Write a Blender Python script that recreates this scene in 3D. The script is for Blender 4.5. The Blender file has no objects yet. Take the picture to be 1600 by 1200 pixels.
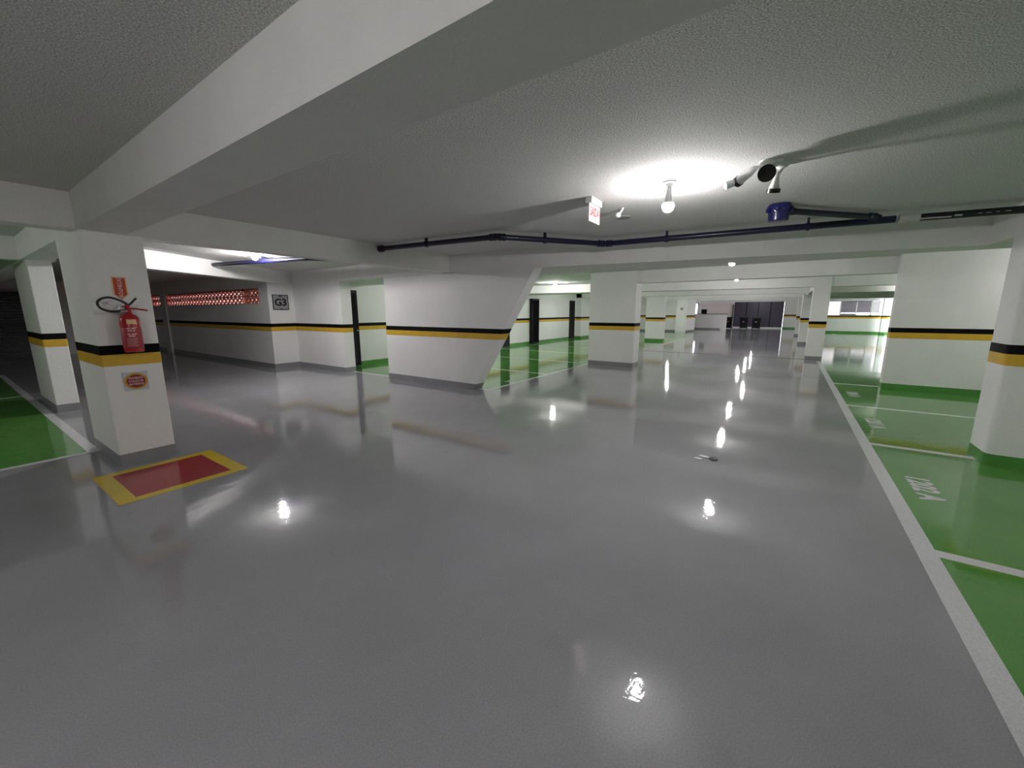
import bpy, bmesh, math, random
from mathutils import Vector, Matrix
random.seed(7)
S = bpy.context.scene
COL = S.collection
R = math.radians

# ------------------------------------------------------------------ camera
H = 1.6
F_PX, PITCH, ROLL, YAW = 621.5, R(10.37), R(-0.06), R(34.51)
fw = Vector((math.cos(YAW) * math.cos(PITCH), math.sin(YAW) * math.cos(PITCH), -math.sin(PITCH)))
rt = Vector((math.sin(YAW), -math.cos(YAW), 0))
up = rt.cross(fw)
r2 = rt * math.cos(ROLL) + up * math.sin(ROLL)
u2 = up * math.cos(ROLL) - rt * math.sin(ROLL)
cam_data = bpy.data.cameras.new('camera')
cam = bpy.data.objects.new('camera', cam_data)
COL.objects.link(cam)
cam_data.sensor_width = 36
cam_data.lens = F_PX * 36 / 1600
cam_data.clip_start = 0.05
m3 = Matrix((r2, u2, -fw)).transposed()
cam.matrix_world = Matrix.Translation((0, 0, H)) @ m3.to_4x4()
S.camera = cam

# ------------------------------------------------------------------ world, exposure
world = bpy.data.worlds.new('daylight')
S.world = world
world.use_nodes = True
bg = world.node_tree.nodes['Background']
bg.inputs[0].default_value = (0.93, 0.95, 1.0, 1)
bg.inputs[1].default_value = 7.0
S.view_settings.view_transform = 'Standard'
S.view_settings.look = 'None'
S.view_settings.gamma = 1
S.view_settings.use_curve_mapping = False
S.view_settings.exposure = 0.40
S.cycles.diffuse_bounces = 8
BULB = 520.0            # emission of the lit bulbs


# ------------------------------------------------------------------ materials
def new_mat(name):
    m = bpy.data.materials.new(name)
    m.use_nodes = True
    return m, m.node_tree, m.node_tree.nodes['Principled BSDF']


def mat(name, col, rough=0.5, metal=0.0, spec=0.5, bump=0.0, bscale=60, var=0.0, vscale=3.0):
    m, t, p = new_mat(name)
    p.inputs['Base Color'].default_value = (*col, 1)
    p.inputs['Roughness'].default_value = rough
    p.inputs['Metallic'].default_value = metal
    p.inputs['Specular IOR Level'].default_value = spec
    tc = t.nodes.new('ShaderNodeNewGeometry')
    if bump:
        n = t.nodes.new('ShaderNodeTexNoise')
        n.inputs['Scale'].default_value = bscale
        n.inputs['Detail'].default_value = 3
        t.links.new(tc.outputs['Position'], n.inputs['Vector'])
        b = t.nodes.new('ShaderNodeBump')
        b.inputs['Strength'].default_value = bump
        b.inputs['Distance'].default_value = 0.01
        t.links.new(n.outputs['Fac'], b.inputs['Height'])
        t.links.new(b.outputs['Normal'], p.inputs['Normal'])
    if var:
        n = t.nodes.new('ShaderNodeTexNoise')
        n.inputs['Scale'].default_value = vscale
        n.inputs['Detail'].default_value = 5
        t.links.new(tc.outputs['Position'], n.inputs['Vector'])
        r = t.nodes.new('ShaderNodeValToRGB')
        r.color_ramp.elements[0].position = 0.3
        r.color_ramp.elements[1].position = 0.7
        r.color_ramp.elements[0].color = (*[c * (1 - var) for c in col], 1)
        r.color_ramp.elements[1].color = (*[min(1, c * (1 + var)) for c in col], 1)
        t.links.new(n.outputs['Fac'], r.inputs['Fac'])
        t.links.new(r.outputs['Color'], p.inputs['Base Color'])
    return m


def epoxy(name, col, rough=0.1, var=0.06, ior=1.5, wave=0.025):
    """glossy floor paint: slow waviness, fine orange peel, patchy wear"""
    m, t, p = new_mat(name)
    L = t.links.new
    g = t.nodes.new('ShaderNodeNewGeometry')
    p.inputs['IOR'].default_value = ior
    n1 = t.nodes.new('ShaderNodeTexNoise'); n1.inputs['Scale'].default_value = 5.0; n1.inputs['Detail'].default_value = 4
    n2 = t.nodes.new('ShaderNodeTexNoise'); n2.inputs['Scale'].default_value = 22.0; n2.inputs['Detail'].default_value = 3
    n3 = t.nodes.new('ShaderNodeTexNoise'); n3.inputs['Scale'].default_value = 1.1; n3.inputs['Detail'].default_value = 6
    n3.inputs['Roughness'].default_value = 0.65
    n4 = t.nodes.new('ShaderNodeTexNoise'); n4.inputs['Scale'].default_value = 130.0; n4.inputs['Detail'].default_value = 2
    for n in (n1, n2, n3, n4):
        L(g.outputs['Position'], n.inputs['Vector'])
    b1 = t.nodes.new('ShaderNodeBump'); b1.inputs['Strength'].default_value = wave; b1.inputs['Distance'].default_value = 0.05
    b2 = t.nodes.new('ShaderNodeBump'); b2.inputs['Strength'].default_value = 0.06; b2.inputs['Distance'].default_value = 0.01
    L(n1.outputs['Fac'], b1.inputs['Height'])
    L(n2.outputs['Fac'], b2.inputs['Height'])
    L(b1.outputs['Normal'], b2.inputs['Normal'])
    L(b2.outputs['Normal'], p.inputs['Normal'])
    r = t.nodes.new('ShaderNodeValToRGB')
    r.color_ramp.elements[0].position = 0.32
    r.color_ramp.elements[1].position = 0.68
    r.color_ramp.elements[0].color = (*[c * (1 - var) for c in col], 1)
    r.color_ramp.elements[1].color = (*[c * (1 + var) for c in col], 1)
    L(n3.outputs['Fac'], r.inputs['Fac'])
    r2_ = t.nodes.new('ShaderNodeValToRGB')
    r2_.color_ramp.elements[0].color = (0.72, 0.72, 0.72, 1)
    r2_.color_ramp.elements[1].color = (1.27, 1.27, 1.27, 1)
    L(n4.outputs['Fac'], r2_.inputs['Fac'])
    mx = t.nodes.new('ShaderNodeMix'); mx.data_type = 'RGBA'; mx.blend_type = 'MULTIPLY'
    mx.inputs['Factor'].default_value = 1.0
    L(r.outputs['Color'], mx.inputs[6]); L(r2_.outputs['Color'], mx.inputs[7])
    L(mx.outputs[2], p.inputs['Base Color'])
    rr = t.nodes.new('ShaderNodeMapRange')
    rr.inputs['To Min'].default_value = rough * 0.7
    rr.inputs['To Max'].default_value = rough * 1.4
    L(n3.outputs['Fac'], rr.inputs['Value'])
    L(rr.outputs['Result'], p.inputs['Roughness'])
    return m


def emit(name, col, s):
    m, t, p = new_mat(name)
    p.inputs['Base Color'].default_value = (*col, 1)
    p.inputs['Emission Color'].default_value = (*col, 1)
    p.inputs['Emission Strength'].default_value = s
    return m


def ceiling_mat():
    """coarse sprayed ceiling texture"""
    m, t, p = new_mat('sprayed_ceiling')
    L = t.links.new
    g = t.nodes.new('ShaderNodeNewGeometry')
    n = t.nodes.new('ShaderNodeTexNoise'); n.inputs['Scale'].default_value = 120; n.inputs['Detail'].default_value = 4
    L(g.outputs['Position'], n.inputs['Vector'])
    b = t.nodes.new('ShaderNodeBump'); b.inputs['Strength'].default_value = 0.6; b.inputs['Distance'].default_value = 0.014
    L(n.outputs['Fac'], b.inputs['Height']); L(b.outputs['Normal'], p.inputs['Normal'])
    r = t.nodes.new('ShaderNodeValToRGB')
    r.color_ramp.elements[0].position = 0.3; r.color_ramp.elements[1].position = 0.7
    r.color_ramp.elements[0].color = (0.38, 0.378, 0.365, 1); r.color_ramp.elements[1].color = (0.95, 0.945, 0.93, 1)
    L(n.outputs['Fac'], r.inputs['Fac']); L(r.outputs['Color'], p.inputs['Base Color'])
    p.inputs['Roughness'].default_value = 0.9
    p.inputs['Specular IOR Level'].default_value = 0.15
    return m


M = {}
M['white'] = mat('white_wall_paint', (0.80, 0.795, 0.785), 0.6, spec=0.25, bump=0.35, bscale=40, var=0.03, vscale=1.5)
M['beam'] = mat('white_beam_paint', (0.80, 0.795, 0.78), 0.75, spec=0.2, bump=0.4, bscale=55, var=0.03)
M['ceil'] = ceiling_mat()
M['black'] = mat('black_band_paint', (0.003, 0.003, 0.0035), 0.6, spec=0.1)
M['yellow'] = mat('yellow_band_paint', (0.64, 0.40, 0.04), 0.45, spec=0.3, var=0.06, vscale=6)
M['grey_skirt'] = mat('grey_skirting_paint', (0.25, 0.25, 0.265), 0.3, var=0.05)
M['green_skirt'] = mat('green_skirting_paint', (0.08, 0.26, 0.05), 0.3, var=0.08)
M['floor'] = epoxy('grey_epoxy', (0.315, 0.312, 0.332), 0.035, ior=1.55)
M['green'] = epoxy('green_epoxy', (0.10, 0.285, 0.06), 0.035, 0.1, ior=1.55)
M['line'] = epoxy('white_line_paint', (0.66, 0.66, 0.68), 0.16, 0.03)
M['mark_red'] = epoxy('red_floor_paint', (0.33, 0.026, 0.032), 0.11, 0.05)
M['mark_yellow'] = epoxy('yellow_floor_paint', (0.66, 0.47, 0.03), 0.12, 0.06)
M['navy'] = mat('navy_pipe_paint', (0.008, 0.0075, 0.036), 0.3, bump=0.1, bscale=30)
M['blue'] = mat('blue_plastic', (0.015, 0.015, 0.10), 0.22)
M['dark_pipe'] = mat('dark_pipe', (0.008, 0.008, 0.011), 0.5)
M['tape'] = mat('pale_flaking_paint', (0.5, 0.5, 0.47), 0.7)
M['red'] = mat('red_enamel', (0.40, 0.012, 0.022), 0.25)
M['red_label'] = mat('dull_red_label', (0.36, 0.03, 0.045), 0.5)
M['cream'] = mat('cream_label', (0.75, 0.52, 0.25), 0.5)
M['rubber'] = mat('black_rubber', (0.012, 0.012, 0.013), 0.4)
M['steel'] = mat('grey_metal', (0.45, 0.45, 0.45), 0.35, 0.9)
M['sign_white'] = mat('white_sign_plastic', (0.8, 0.8, 0.8), 0.4)
M['sign_red'] = mat('sign_red', (0.60, 0.02, 0.03), 0.5)
M['sign_orange'] = mat('sign_orange_red', (0.48, 0.045, 0.015), 0.5)
M['sign_dark_red'] = mat('sign_dark_red', (0.22, 0.008, 0.014), 0.5)
M['sign_yellow'] = mat('sign_ochre', (0.55, 0.30, 0.03), 0.5)
M['sign_grey'] = mat('sign_silver_grey', (0.30, 0.30, 0.31), 0.5)
M['sign_pale'] = mat('sign_pale_grey', (0.55, 0.55, 0.60), 0.4)
M['pink'] = mat('pale_lettering', (0.75, 0.5, 0.5), 0.5)
M['ink'] = mat('black_ink', (0.006, 0.006, 0.006), 0.6)
M['louvre'] = mat('black_louvre_metal', (0.006, 0.006, 0.007), 0.5, spec=0.2)
M['slate'] = mat('violet_grey_metal', (0.062, 0.052, 0.088), 0.45)
M['gate'] = mat('dark_gate_metal', (0.02, 0.018, 0.022), 0.5)
M['terracotta'] = mat('terracotta_block', (0.58, 0.22, 0.17), 0.8, var=0.1, vscale=8)
M['reflector'] = mat('reddish_reflector', (0.21, 0.12, 0.105), 0.85, var=0.1)  # pinkish albedo of the added reflector behind the block screens
M['bin'] = mat('black_bin_plastic', (0.004, 0.004, 0.006), 0.5, spec=0.2)
M['fixture'] = mat('white_fixture_plastic', (0.78, 0.78, 0.78), 0.35)
M['lens'] = mat('black_lens', (0.01, 0.01, 0.01), 0.3)
M['glass'] = mat('clear_bulb_glass', (0.75, 0.78, 0.8), 0.1)
M['joint'] = mat('dark_joint_filler', (0.03, 0.03, 0.03), 0.6)
M['scrap'] = mat('dark_scrap', (0.03, 0.028, 0.03), 0.6)
M['paper'] = mat('white_scrap', (0.8, 0.8, 0.8), 0.5)
M['outside'] = mat('sunlit_render', (0.78, 0.72, 0.70), 0.8)
M['pane'] = None
m_, t_, p_ = new_mat('frosted_pane')
p_.inputs['Base Color'].default_value = (0.95, 0.96, 1, 1)
p_.inputs['Transmission Weight'].default_value = 1.0
p_.inputs['Roughness'].default_value = 0.25
p_.inputs['IOR'].default_value = 1.05
M['pane'] = m_


# ------------------------------------------------------------------ mesh helpers
def box(bm, x0, x1, y0, y1, z0, z1):
    x0, x1 = sorted((x0, x1)); y0, y1 = sorted((y0, y1)); z0, z1 = sorted((z0, z1))
    v = [bm.verts.new((x, y, z)) for z in (z0, z1) for x, y in ((x0, y0), (x1, y0), (x1, y1), (x0, y1))]
    for f in ((3, 2, 1, 0), (4, 5, 6, 7), (0, 1, 5, 4), (1, 2, 6, 5), (2, 3, 7, 6), (3, 0, 4, 7)):
        bm.faces.new([v[i] for i in f])


def prism(bm, poly, z0, z1, poly_top=None):
    """vertical prism over a counter-clockwise plan polygon; poly_top gives a leaning solid"""
    pt = poly_top or poly
    a = [bm.verts.new((x, y, z0)) for x, y in poly]
    b = [bm.verts.new((x, y, z1)) for x, y in pt]
    n = len(a)
    bm.faces.new(list(reversed(a))); bm.faces.new(b)
    for i in range(n):
        j = (i + 1) % n
        bm.faces.new((a[i], a[j], b[j], b[i]))


def frame_of(d):
    d = d.normalized()
    h = Vector((0, 0, 1)) if abs(d.z) < 0.9 else Vector((1, 0, 0))
    a = d.cross(h).normalized()
    return a, a.cross(d).normalized()


def lathe(bm, p0, axis, prof, n=24):
    """profile [(distance along axis, radius)] turned about an axis through p0"""
    p0 = Vector(p0); axis = Vector(axis).normalized()
    a, b = frame_of(axis)
    rings = []
    for t, r in prof:
        c = p0 + axis * t
        if r < 1e-6:
            rings.append([bm.verts.new(c)])
        else:
            rings.append([bm.verts.new(c + (a * math.cos(2 * math.pi * k / n) + b * math.sin(2 * math.pi * k / n)) * r) for k in range(n)])
    for q, s in zip(rings, rings[1:]):
        for k in range(n):
            l = (k + 1) % n
            if len(q) == 1 and len(s) == 1: continue
            if len(q) == 1: bm.faces.new((q[0], s[k], s[l]))
            elif len(s) == 1: bm.faces.new((q[k], s[0], q[l]))
            else: bm.faces.new((q[k], s[k], s[l], q[l]))
    if len(rings[0]) > 1: bm.faces.new(rings[0])
    if len(rings[-1]) > 1: bm.faces.new(list(reversed(rings[-1])))


def tube(bm, pts, r, n=14):
    pts = [Vector(p) for p in pts]
    a, b = frame_of(pts[1] - pts[0])
    rings = []
    for i, p in enumerate(pts):
        d = (pts[min(i + 1, len(pts) - 1)] - pts[max(i - 1, 0)]).normalized()
        a = (a - d * a.dot(d)).normalized(); b = d.cross(a)
        rings.append([bm.verts.new(p + (a * math.cos(2 * math.pi * k / n) + b * math.sin(2 * math.pi * k / n)) * r) for k in range(n)])
    for q, s in zip(rings, rings[1:]):
        for k in range(n):
            l = (k + 1) % n
            bm.faces.new((q[k], q[l], s[l], s[k]))
    bm.faces.new(list(reversed(rings[0]))); bm.faces.new(rings[-1])


def spline(pts, n=8):
    pts = [Vector(p) for p in pts]
    P = [pts[0] * 2 - pts[1]] + pts + [pts[-1] * 2 - pts[-2]]
    out = []
    for i in range(1, len(P) - 2):
        for k in range(n):
            t = k / n
            a, b, c, d = P[i - 1], P[i], P[i + 1], P[i + 2]
            out.append(0.5 * ((2 * b) + (c - a) * t + (2 * a - 5 * b + 4 * c - d) * t * t + (3 * b - a - 3 * c + d) * t ** 3))
    out.append(pts[-1])
    return out


def bevel(bm, w, seg=2):
    bmesh.ops.bevel(bm, geom=list(bm.edges), offset=w, segments=seg, profile=0.5, affect='EDGES')


def bevel_vertical(bm, w, seg=2):
    es = [e for e in bm.edges if abs((e.verts[0].co - e.verts[1].co).normalized().z) > 0.75]
    bmesh.ops.bevel(bm, geom=es, offset=w, segments=seg, profile=0.5, affect='EDGES')


def obj(name, bm, m, parent=None, smooth=False, offset=None):
    """link a bmesh as one object; world-space coordinates are made local to the parent"""
    bmesh.ops.recalc_face_normals(bm, faces=list(bm.faces))
    if parent is not None:
        o0 = parent.matrix_world.inverted()
        bm.transform(o0)
    me = bpy.data.meshes.new(name)
    bm.to_mesh(me); bm.free()
    me.materials.append(M[m] if isinstance(m, str) else m)
    if smooth:
        for p in me.polygons: p.use_smooth = True
        try: me.set_sharp_from_angle(angle=R(40))
        except Exception: pass
    o = bpy.data.objects.new(name, me)
    COL.objects.link(o)
    if parent is not None: o.parent = parent
    return o


def tag(o, label, cat, group=None):
    o['label'] = label; o['category'] = cat
    if group: o['group'] = group
    return o


def thing(name, label, cat, loc=(0, 0, 0), group=None):
    o = bpy.data.objects.new(name, None)
    o.empty_display_size = 0.1
    COL.objects.link(o)
    o.location = loc
    o.matrix_world = Matrix.Translation(loc)
    return tag(o, label, cat, group)


def struct(name, bm, m, label=None, smooth=False):
    o = obj(name, bm, m, None, smooth)
    o['kind'] = 'structure'
    if label: o['label'] = label
    return o


def bx(*a):
    bm = bmesh.new(); box(bm, *a); return bm


def text_mesh(name, s, size, m, parent, origin, right, upv, extrude=0.001, bold=0.0, align='CENTER', xs=1.0, sp=1.0):
    c = bpy.data.curves.new(name, 'FONT')
    c.body = s; c.size = size; c.extrude = extrude; c.offset = bold
    c.align_x = align; c.align_y = 'CENTER'; c.resolution_u = 3; c.space_character = sp
    t = bpy.data.objects.new(name, c); COL.objects.link(t)
    dg = bpy.context.evaluated_depsgraph_get(); dg.update()
    me = bpy.data.meshes.new_from_object(t.evaluated_get(dg))
    bpy.data.objects.remove(t); bpy.data.curves.remove(c)
    right = Vector(right).normalized(); upv = Vector(upv).normalized(); nn = right.cross(upv)
    mw = Matrix.Translation(origin) @ Matrix((right, upv, nn)).transposed().to_4x4() @ Matrix.Diagonal((xs, 1, 1, 1))
    if parent is not None: mw = parent.matrix_world.inverted() @ mw
    me.transform(mw)
    me.name = name
    me.materials.clear(); me.materials.append(M[m])
    o = bpy.data.objects.new(name, me); COL.objects.link(o)
    if parent is not None: o.parent = parent
    return o


# heights of the painted bands
Z_SK, Z_YB, Z_BB, Z_BT = 0.126, 1.054, 1.170, 1.264
Z_BM, Z_CE = 2.37, 2.70

# ------------------------------------------------------------------ the room shell
X0, X1, Y0, Y1 = -8.0, 46.0, -6.4, 22.6
struct('floor', bx(X0, X1, Y0, Y1, -0.2, 0.0), 'floor', 'glossy grey painted garage floor')
bm = bmesh.new(); prism(bm, [(X0, Y0), (X1, Y0), (X1, 12.2), (6.4, 12.2), (6.4, Y1 + 0.2), (X0, Y1 + 0.2)], Z_CE, Z_CE + 0.25)
struct('ceiling', bm, 'ceil', 'rough sprayed white ceiling slab')
struct('reflector_behind_screens', bx(9.5, 9.7, 12.4, 45.0, 0, 3.5), 'reflector')  # added reflector, lit by the sky, so the screen holes look bright


def bands(parent, segs, skirt='grey_skirt', stripe=True, sk=True):
    """painted bands on wall faces: segs = (x0, x1, y0, y1) thin plan boxes"""
    def one(nm, z0, z1, m):
        bm = bmesh.new()
        for s in segs: box(bm, *s, z0, z1)
        obj(nm, bm, m, parent)
    if stripe:
        one('black_band', Z_BB, Z_BT, 'black')
        one('yellow_band', Z_YB, Z_BB, 'yellow')
    if sk:
        one('skirting', 0.0, Z_SK, skirt)


# left wall with the long slots for the red block screens, and its stepped end near the G3 sign
bm = bmesh.new()
box(bm, 5.45, 5.62, 11.93, 22.6, 0, 1.82)
box(bm, 5.45, 5.62, 11.93, 22.6, 2.26, Z_CE)
box(bm, 5.45, 5.62, 11.93, 12.45, 1.82, 2.26)
box(bm, 5.45, 5.62, 20.15, 20.75, 1.82, 2.26)
box(bm, 5.45, 5.62, 22.0, 22.6, 1.82, 2.26)
box(bm, 5.62, 6.15, 11.93, 12.1, 0, Z_CE)
box(bm, 6.15, 6.3, 9.6, 12.1, 0, Z_CE)
box(bm, 6.3, 6.45, 9.6, 9.75, 0, Z_CE)
box(bm, 6.3, 6.45, 9.75, 10.6, 0, Z_CE)
w = struct('wall_left', bm, 'white', 'white wall with red block screens and G3 sign')
t = 0.004
bands(w, [(5.45 - t, 5.45, 11.93 - t, 22.6), (5.45, 6.15, 11.93 - t, 11.93), (6.15 - t, 6.15, 9.6 - t, 11.93 - t), (6.15, 6.45, 9.6 - t, 9.6)])
# back wall of the middle green bay
w = struct('wall_back', bx(6.45, 33.6, 10.49, 10.7, 0, Z_CE), 'white', 'long white striped wall behind the middle green bays')
bands(w, [(6.45, 33.4, 10.49 - t, 10.49)], 'green_skirt')
# pilaster on it
bands_seg = [(22.0 - t, 22.0, 10.16 - t, 10.49), (22.0, 23.4, 10.16 - t, 10.16)]
w = struct('trim_1', bx(22.0, 23.4, 10.16, 10.5, 0, Z_CE), 'white', 'shallow white pilaster on the back wall beside a black door')
bands(w, bands_seg, 'green_skirt')
# far-left wall pieces
w = struct('wall_far_left', bx(33.5, 33.75, 7.2, 10.7, 0, Z_CE), 'white', 'distant white striped wall left of the small grey notice')
bands(w, [(33.5 - t, 33.5, 7.25, 10.49)])
bm = bmesh.new(); prism(bm, [(33.1, 6.5), (35.0, 6.22), (35.0, 6.5), (33.1, 6.8)], 0, Z_CE)
w = struct('wall_far_return', bm, 'white', 'distant white striped return wall right of the small grey notice')
def band_prism(nm, z0, z1, m, poly, parent):
    b = bmesh.new(); prism(b, poly, z0, z1); obj(nm, b, m, parent)
pl = [(33.1, 6.494), (35.0, 6.214), (35.0, 6.22), (33.1, 6.5)]
band_prism('black_band', Z_BB, Z_BT, 'black', pl, w); band_prism('yellow_band', Z_YB, Z_BB, 'yellow', pl, w); band_prism('skirting', 0, Z_SK, 'grey_skirt', pl, w)
# rear and side walls
w = struct('wall_rear', bx(X0 - 0.2, X0, Y0, Y1, 0, Z_CE), 'white'); bands(w, [(X0, X0 + t, Y0, Y1)])
w = struct('wall_right', bx(X0, 36.5, Y0 - 0.2, Y0, 0, Z_CE), 'white'); bands(w, [(X0, 36.5, Y0, Y0 + t)], 'green_skirt')
w = struct('wall_left_end', bx(X0, 6.6, Y1, Y1 + 0.2, 0, Z_CE), 'white'); bands(w, [(X0, 0.2, Y1 - t, Y1)])
struct('wall_behind_screens', bx(6.3, 6.45, 10.6, 13.0, 0, Z_CE), 'white')
# far end wall: opening with the violet-grey shutter door, tall bright slot at its left
bm = bmesh.new()
box(bm, 44.6, 44.8, -0.9, 0.46, 0, Z_CE)
box(bm, 44.6, 44.8, 0.46, 4.45, 2.43, Z_CE)
box(bm, 44.6, 44.8, 4.45, 7.75, 0, Z_CE)
box(bm, 44.6, 44.8, 8.55, 12.0, 0, Z_CE)
box(bm, 44.6, 44.8, 7.75, 8.55, 0, 1.25)
box(bm, 44.6, 44.8, 7.75, 8.55, 2.3, Z_CE)
w = struct('wall_far', bm, 'white', 'distant white end wall around the shuttered door')
bands(w, [(44.6 - t, 44.6, -0.9, 0.46)], 'green_skirt')
struct('wall_far_side', bx(33.6, 44.6, 10.7, 10.9, 0, Z_CE), 'white')
# right end wall with the window openings
bm = bmesh.new()
XR = 38.3
box(bm, XR, XR + 0.2, -6.4, -0.9, 0, 1.27)
box(bm, XR, XR + 0.2, -6.4, -0.9, 2.34, Z_CE)
box(bm, XR, XR + 0.2, -6.4, -5.75, 1.27, 2.32)
box(bm, XR, XR + 0.2, -1.3, -0.9, 1.27, 2.32)
box(bm, XR, 44.6, -0.9, -0.7, 0, Z_CE)
w = struct('wall_far_right', bm, 'white', 'distant low striped wall under the window row')
bands(w, [(XR - t, XR, -6.4, -0.9)], 'green_skirt')

# ------------------------------------------------------------------ beams
def beam(n, poly, label, z0=Z_BM):
    b = bmesh.new(); prism(b, poly, z0, Z_CE + 0.05)
    struct('trim_%d' % n, b, 'beam', label)

beam(2, [(0.93, -6.4), (1.28, -6.4), (1.28, 22.6), (0.93, 22.6)], 'deep white ceiling beam running from overhead to the extinguisher pillar')
beam(3, [(1.28, 5.75), (6.35, 5.75), (6.35, 5.98), (1.28, 5.98)], 'white ceiling beam from the extinguisher pillar to the slanted pillar')
beam(4, [(6.13, 5.75), (6.3, 4.05), (6.85, 0.8), (7.35, -2.2), (7.9, -6.4), (8.2, -6.4), (7.72, -1.1), (7.6, 3.0), (7.75, 5.0), (7.75, 10.49), (6.13, 10.49)],
     'broad white ceiling beam above the slanted pillar, crossing the aisle')
beam(5, [(-8, 5.66), (0.93, 5.66), (0.93, 5.9), (-8, 5.9)], 'white ceiling beam leaving the extinguisher pillar to the left')
beam(6, [(-8, 9.6), (0.93, 9.6), (0.93, 9.85), (-8, 9.85)], 'white ceiling beam leaving the rear left pillar')
beam(7, [(1.24, 8.95), (6.15, 11.93), (6.15, 12.2), (1.24, 9.25)], 'diagonal white ceiling beam over the left passage')
beam(8, [(11.4, -6.4), (11.75, -6.4), (11.75, 4.6), (11.4, 4.6)], 'white ceiling beam between the two big middle pillars')
beam(9, [(15.2, 10.49), (15.75, 6.9), (16.45, 2.3), (16.5, -6.4), (16.95, -6.4), (16.95, 10.49)], 'white ceiling beam at the floor joint')
beam(10, [(22.0, -6.4), (22.45, -6.4), (22.45, 10.49), (22.0, 10.49)], 'white ceiling beam over the green-skirted middle pillar')
beam(11, [(27.6, -6.4), (28.0, -6.4), (28.0, 10.49), (27.6, 10.49)], 'distant white ceiling beam')
beam(12, [(33.2, -6.4), (33.6, -6.4), (33.6, 10.49), (33.2, 10.49)], 'distant white ceiling beam near the shutter door')
beam(13, [(16.95, -0.95), (44.6, -0.95), (44.6, -0.62), (16.95, -0.62)], 'white ceiling beam along the right pillar row')

beam(14, [(1.28, -2.2), (7.35, -2.2), (7.35, -1.87), (1.28, -1.87)], 'white ceiling beam over the rounded right pillar')

# ------------------------------------------------------------------ pillars
def pillar(label, x0, x1, y0, y1, ztop, skirt='grey_skirt', stripe=True, rnd=0.012, group='white pillars with black and yellow bands', sk=True):
    zf = 0.0013 if skirt == 'green_skirt' else 0.0
    t_ = thing('pillar', label, 'pillar', ((x0 + x1) / 2, (y0 + y1) / 2, 0), group)
    def ring(nm, z0, z1, m, e):
        b = bx(x0 - e, x1 + e, y0 - e, y1 + e, z0, z1)
        bevel_vertical(b, rnd + e, 3)
        return obj(nm, b, m, t_, rnd > 0.05)
    ring('shaft', zf, ztop, 'white', 0)
    if stripe:
        ring('black_band', Z_BB, Z_BT, 'black', 0.003)
        ring('yellow_band', Z_YB, Z_BB, 'yellow', 0.003)
    if sk: ring('skirting', zf, Z_SK, skirt, 0.003)
    return t_

pillar('white banded pillar with the fire extinguisher on it, near left', 0.93, 1.395, 5.604, 6.70, Z_BM)
pillar('white banded pillar standing just behind the fire extinguisher pillar', 0.98, 1.24, 9.53, 11.05, Z_BM)
pillar('wide white banded pillar between slanted pillar and open aisle, grey foot', 11.33, 11.85, 3.583, 4.961, Z_CE)
pillar('distant white banded pillar with green foot beside the floor joint', 22.2, 22.65, 5.5, 6.43, Z_BM, 'green_skirt')
pillar('wide white banded pillar with green foot at the right green bays', 11.064, 11.3, -3.35, -1.72, Z_CE, 'green_skirt')
pillar('rounded white banded pillar at the right edge, foot in green bay', 6.09, 6.60, -3.0, -1.842, Z_BM, 'green_skirt', rnd=0.07)
pillar('slim white banded pillar at the far end of the long white line', 16.41, 16.85, -1.01, -0.56, Z_CE)
pillar('distant white banded pillar, second in the right row', 23.8, 24.3, -0.86, -0.45, Z_BM)
pillar('distant white banded pillar, last in the right row', 31.9, 32.4, -0.76, -0.38, Z_BM)
pillar('distant plain white pillar carrying a small grey notice', 33.0, 33.5, 6.6, 7.25, Z_CE, stripe=False, sk=False)
pillar('distant white pillar before the row of windows', 37.6, 37.9, -5.6, -5.3, Z_CE, 'green_skirt')

# the slanted pillar: its near edge leans outwards towards the top
sp = thing('slanted_pillar', 'broad white banded pillar with one slanted side, centre of garage', 'pillar', (6.33, 6.5, 0))
def slant_y(z): return 5.237 - 0.618 * z
def slant(nm, z0, z1, m, e):
    b = bmesh.new()
    xa, xb, yb = 6.2 - e, 6.47 + e, 7.9 + e
    prism(b, [(xa, slant_y(z0) - e), (xb, slant_y(z0) - e), (xb, yb), (xa, yb)], z0, z1,
          [(xa, slant_y(z1) - e), (xb, slant_y(z1) - e), (xb, yb), (xa, yb)])
    return obj(nm, b, m, sp)
slant('shaft', 0, Z_BM, 'white', 0)
slant('black_band', Z_BB, Z_BT, 'black', 0.004)
slant('yellow_band', Z_YB, Z_BB, 'yellow', 0.004)
slant('skirting', 0, Z_SK, 'grey_skirt', 0.004)

# ------------------------------------------------------------------ floor paint
def slab(name, x0, x1, y0, y1, z, m, label, cat, group=None):
    return tag(obj(name, bx(x0, x1, y0, y1, 0.0 if z < 0.002 else 0.0013, z), m), label, cat, group)

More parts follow.
